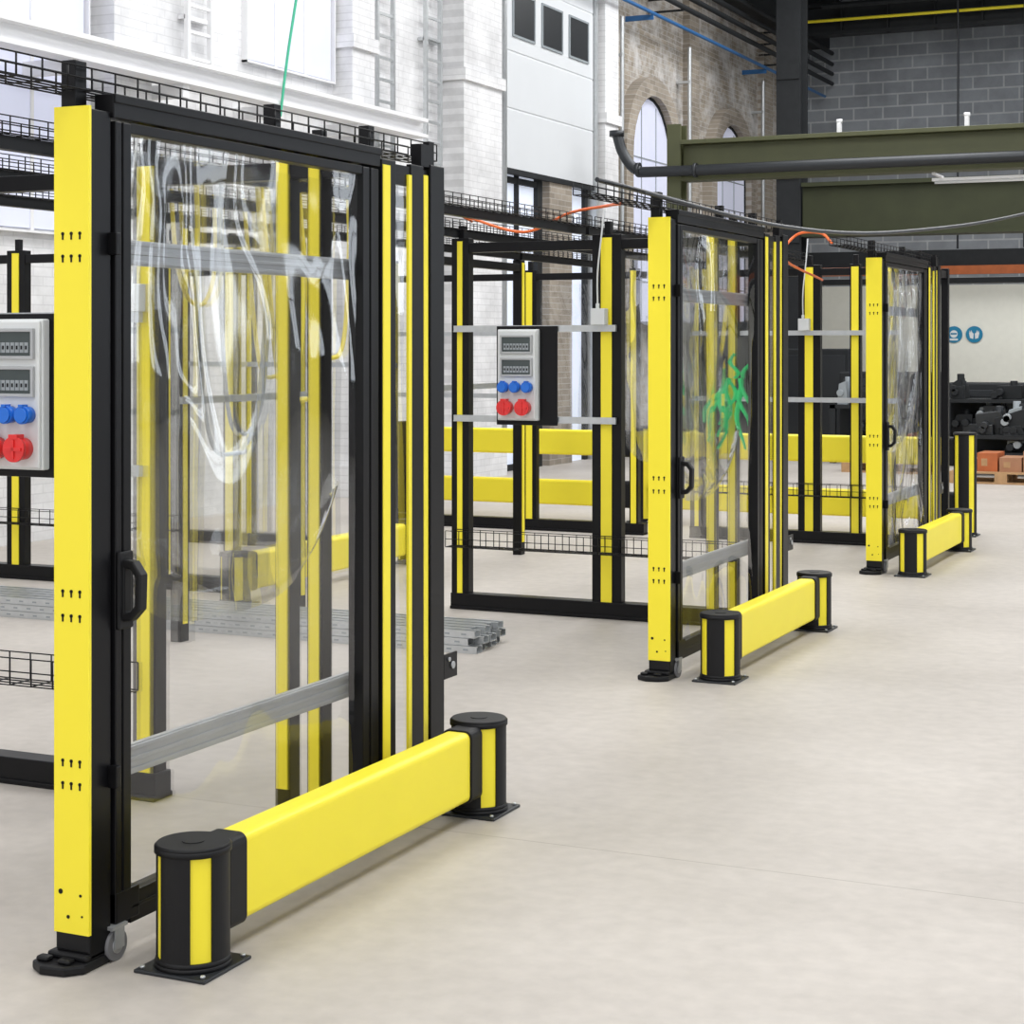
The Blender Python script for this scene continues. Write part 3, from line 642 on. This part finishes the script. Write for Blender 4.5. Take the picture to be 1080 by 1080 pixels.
def jig(loc,w,h,seed,label,n=24):
    r=random.Random(seed)
    e=thing('machine_jig',loc,label,'machine')
    for x in (0,w-0.08):
        for y in (0,0.7): MB().box(x,x+0.08,y,y+0.08,0,h).make('leg',DARK,parent=e)
    for z in (0.25,h-0.08):
        MB().box(0.0,w,0,0.78,z,z+0.05).make('deck',DARK,parent=e)
    MB().box(0,w,0.60,0.66,0.1,h).make('back_plate',DARK,parent=e)
    for i in range(n):
        z=r.choice([0.30,h-0.03,h-0.03,0.45,0.6]); ww=r.uniform(0.12,0.5); x=r.uniform(0.05,w-ww-0.05); hh=r.uniform(0.08,0.38); t=r.uniform(-0.06,0.06)
        mb=MB().prism([(x,z),(x+ww,z),(x+ww-0.03+t,z+hh),(x+0.03+t,z+hh*r.uniform(0.5,1))],'y',0.08+r.uniform(0,0.2),0.55).cyl((x+ww*0.7,0.3,z),0.05,hh+0.06,n=12).cyl((x+ww*0.3,0.05,z+hh*0.5),0.05,0.15,'y',n=12)
        mb.make('fitting',r.choice([PLATE,DARK,DARK,DARK,BRNB,DARK,PLATE,GREYP]),parent=e,bevel=0.008)
jig((-6.5,24.9,0),1.5,0.85,1,'cluttered black machine stand packed with dark fittings')
jig((-4.95,25.0,0),1.7,0.95,2,'cluttered black machine stand behind wooden pallets')
jig((-4.3,23.2,0),1.4,0.55,5,'low dark machine base with irregular metal parts',16)
def pallet(loc):
    mb=MB()
    for y in (0,0.35,0.7): mb.box(0,1.2,y,y+0.1,0,0.022)
    for x in (0,0.53,1.05):
        for y in (0,0.35,0.7): mb.box(x,x+0.145,y,y+0.1,0.022,0.1)
    for x in (0,0.53,1.05): mb.box(x,x+0.145,0,0.8,0.1,0.122)
    for i in range(6): mb.box(0,1.2,i*0.14,i*0.14+0.1,0.122,0.144)
    return mb.make('pallet',WOOD,loc=loc,label='wooden pallet standing on the concrete floor',cat='pallet',group='wooden pallets')
pallet((-4.25,21.9,0)); pallet((-5.9,23.2,0))
for (x,y,w,h,m) in ((-4.2,22.0,0.24,0.14,CARD),(-3.94,22.0,0.24,0.22,BRNB),(-3.68,22.0,0.26,0.17,CARD),(-3.40,22.0,0.26,0.25,CARD),(-5.8,23.3,0.4,0.2,DARK),(-5.3,23.3,0.4,0.3,DARK)):
    mb=MB().box(0,w,0,0.5,0,h).box(0,w,0.24,0.27,h,h+0.003,1).box(w*0.2,w*0.5,-0.002,0,h*0.3,h*0.7,1)
    mb.make('goods_box',[m,WOOD],loc=(x,y,0.144),bevel=0.004,label={CARD:'brown',BRNB:'rust red',DARK:'dark'}[m]+' goods box lying on a wooden pallet',cat='box',group='goods boxes on pallets')

# ---------------------------------------------------------------- lights
w=bpy.data.worlds.new('world'); S.world=w; w.use_nodes=True
w.node_tree.nodes['Background'].inputs[0].default_value=(0.97,0.975,1.0,1); w.node_tree.nodes['Background'].inputs[1].default_value=1.15
def area(loc,sx,sy,p,rot=(0,0,0),col=(1,1,1)):
    l=bpy.data.lights.new('fill_light','AREA'); l.shape='RECTANGLE'; l.size=sx; l.size_y=sy; l.energy=p; l.color=col  # added fill panel, no roof opening behind it
    o=bpy.data.objects.new('fill_light',l); COL.objects.link(o); o.location=loc; o.rotation_euler=rot
for a in (-6,0.5):  # overhead fills added below the closed ceiling to light the hall
    for b,p in ((3,455),(14,580),(25,650)):
        area((a,b,8.6),3,9,p)
area((-4.5,34.9,2.7),7,0.8,70)  # extra low fill added to brighten the cream back wall
cam=bpy.data.cameras.new('camera'); cam.lens=1900/1080*36; cam.sensor_width=36; cam.shift_y=-176/1080; cam.clip_end=200
co=bpy.data.objects.new('camera',cam); COL.objects.link(co); co.location=(0,0,1.658); co.rotation_euler=(math.radians(90),0,math.radians(24.63))
S.camera=co
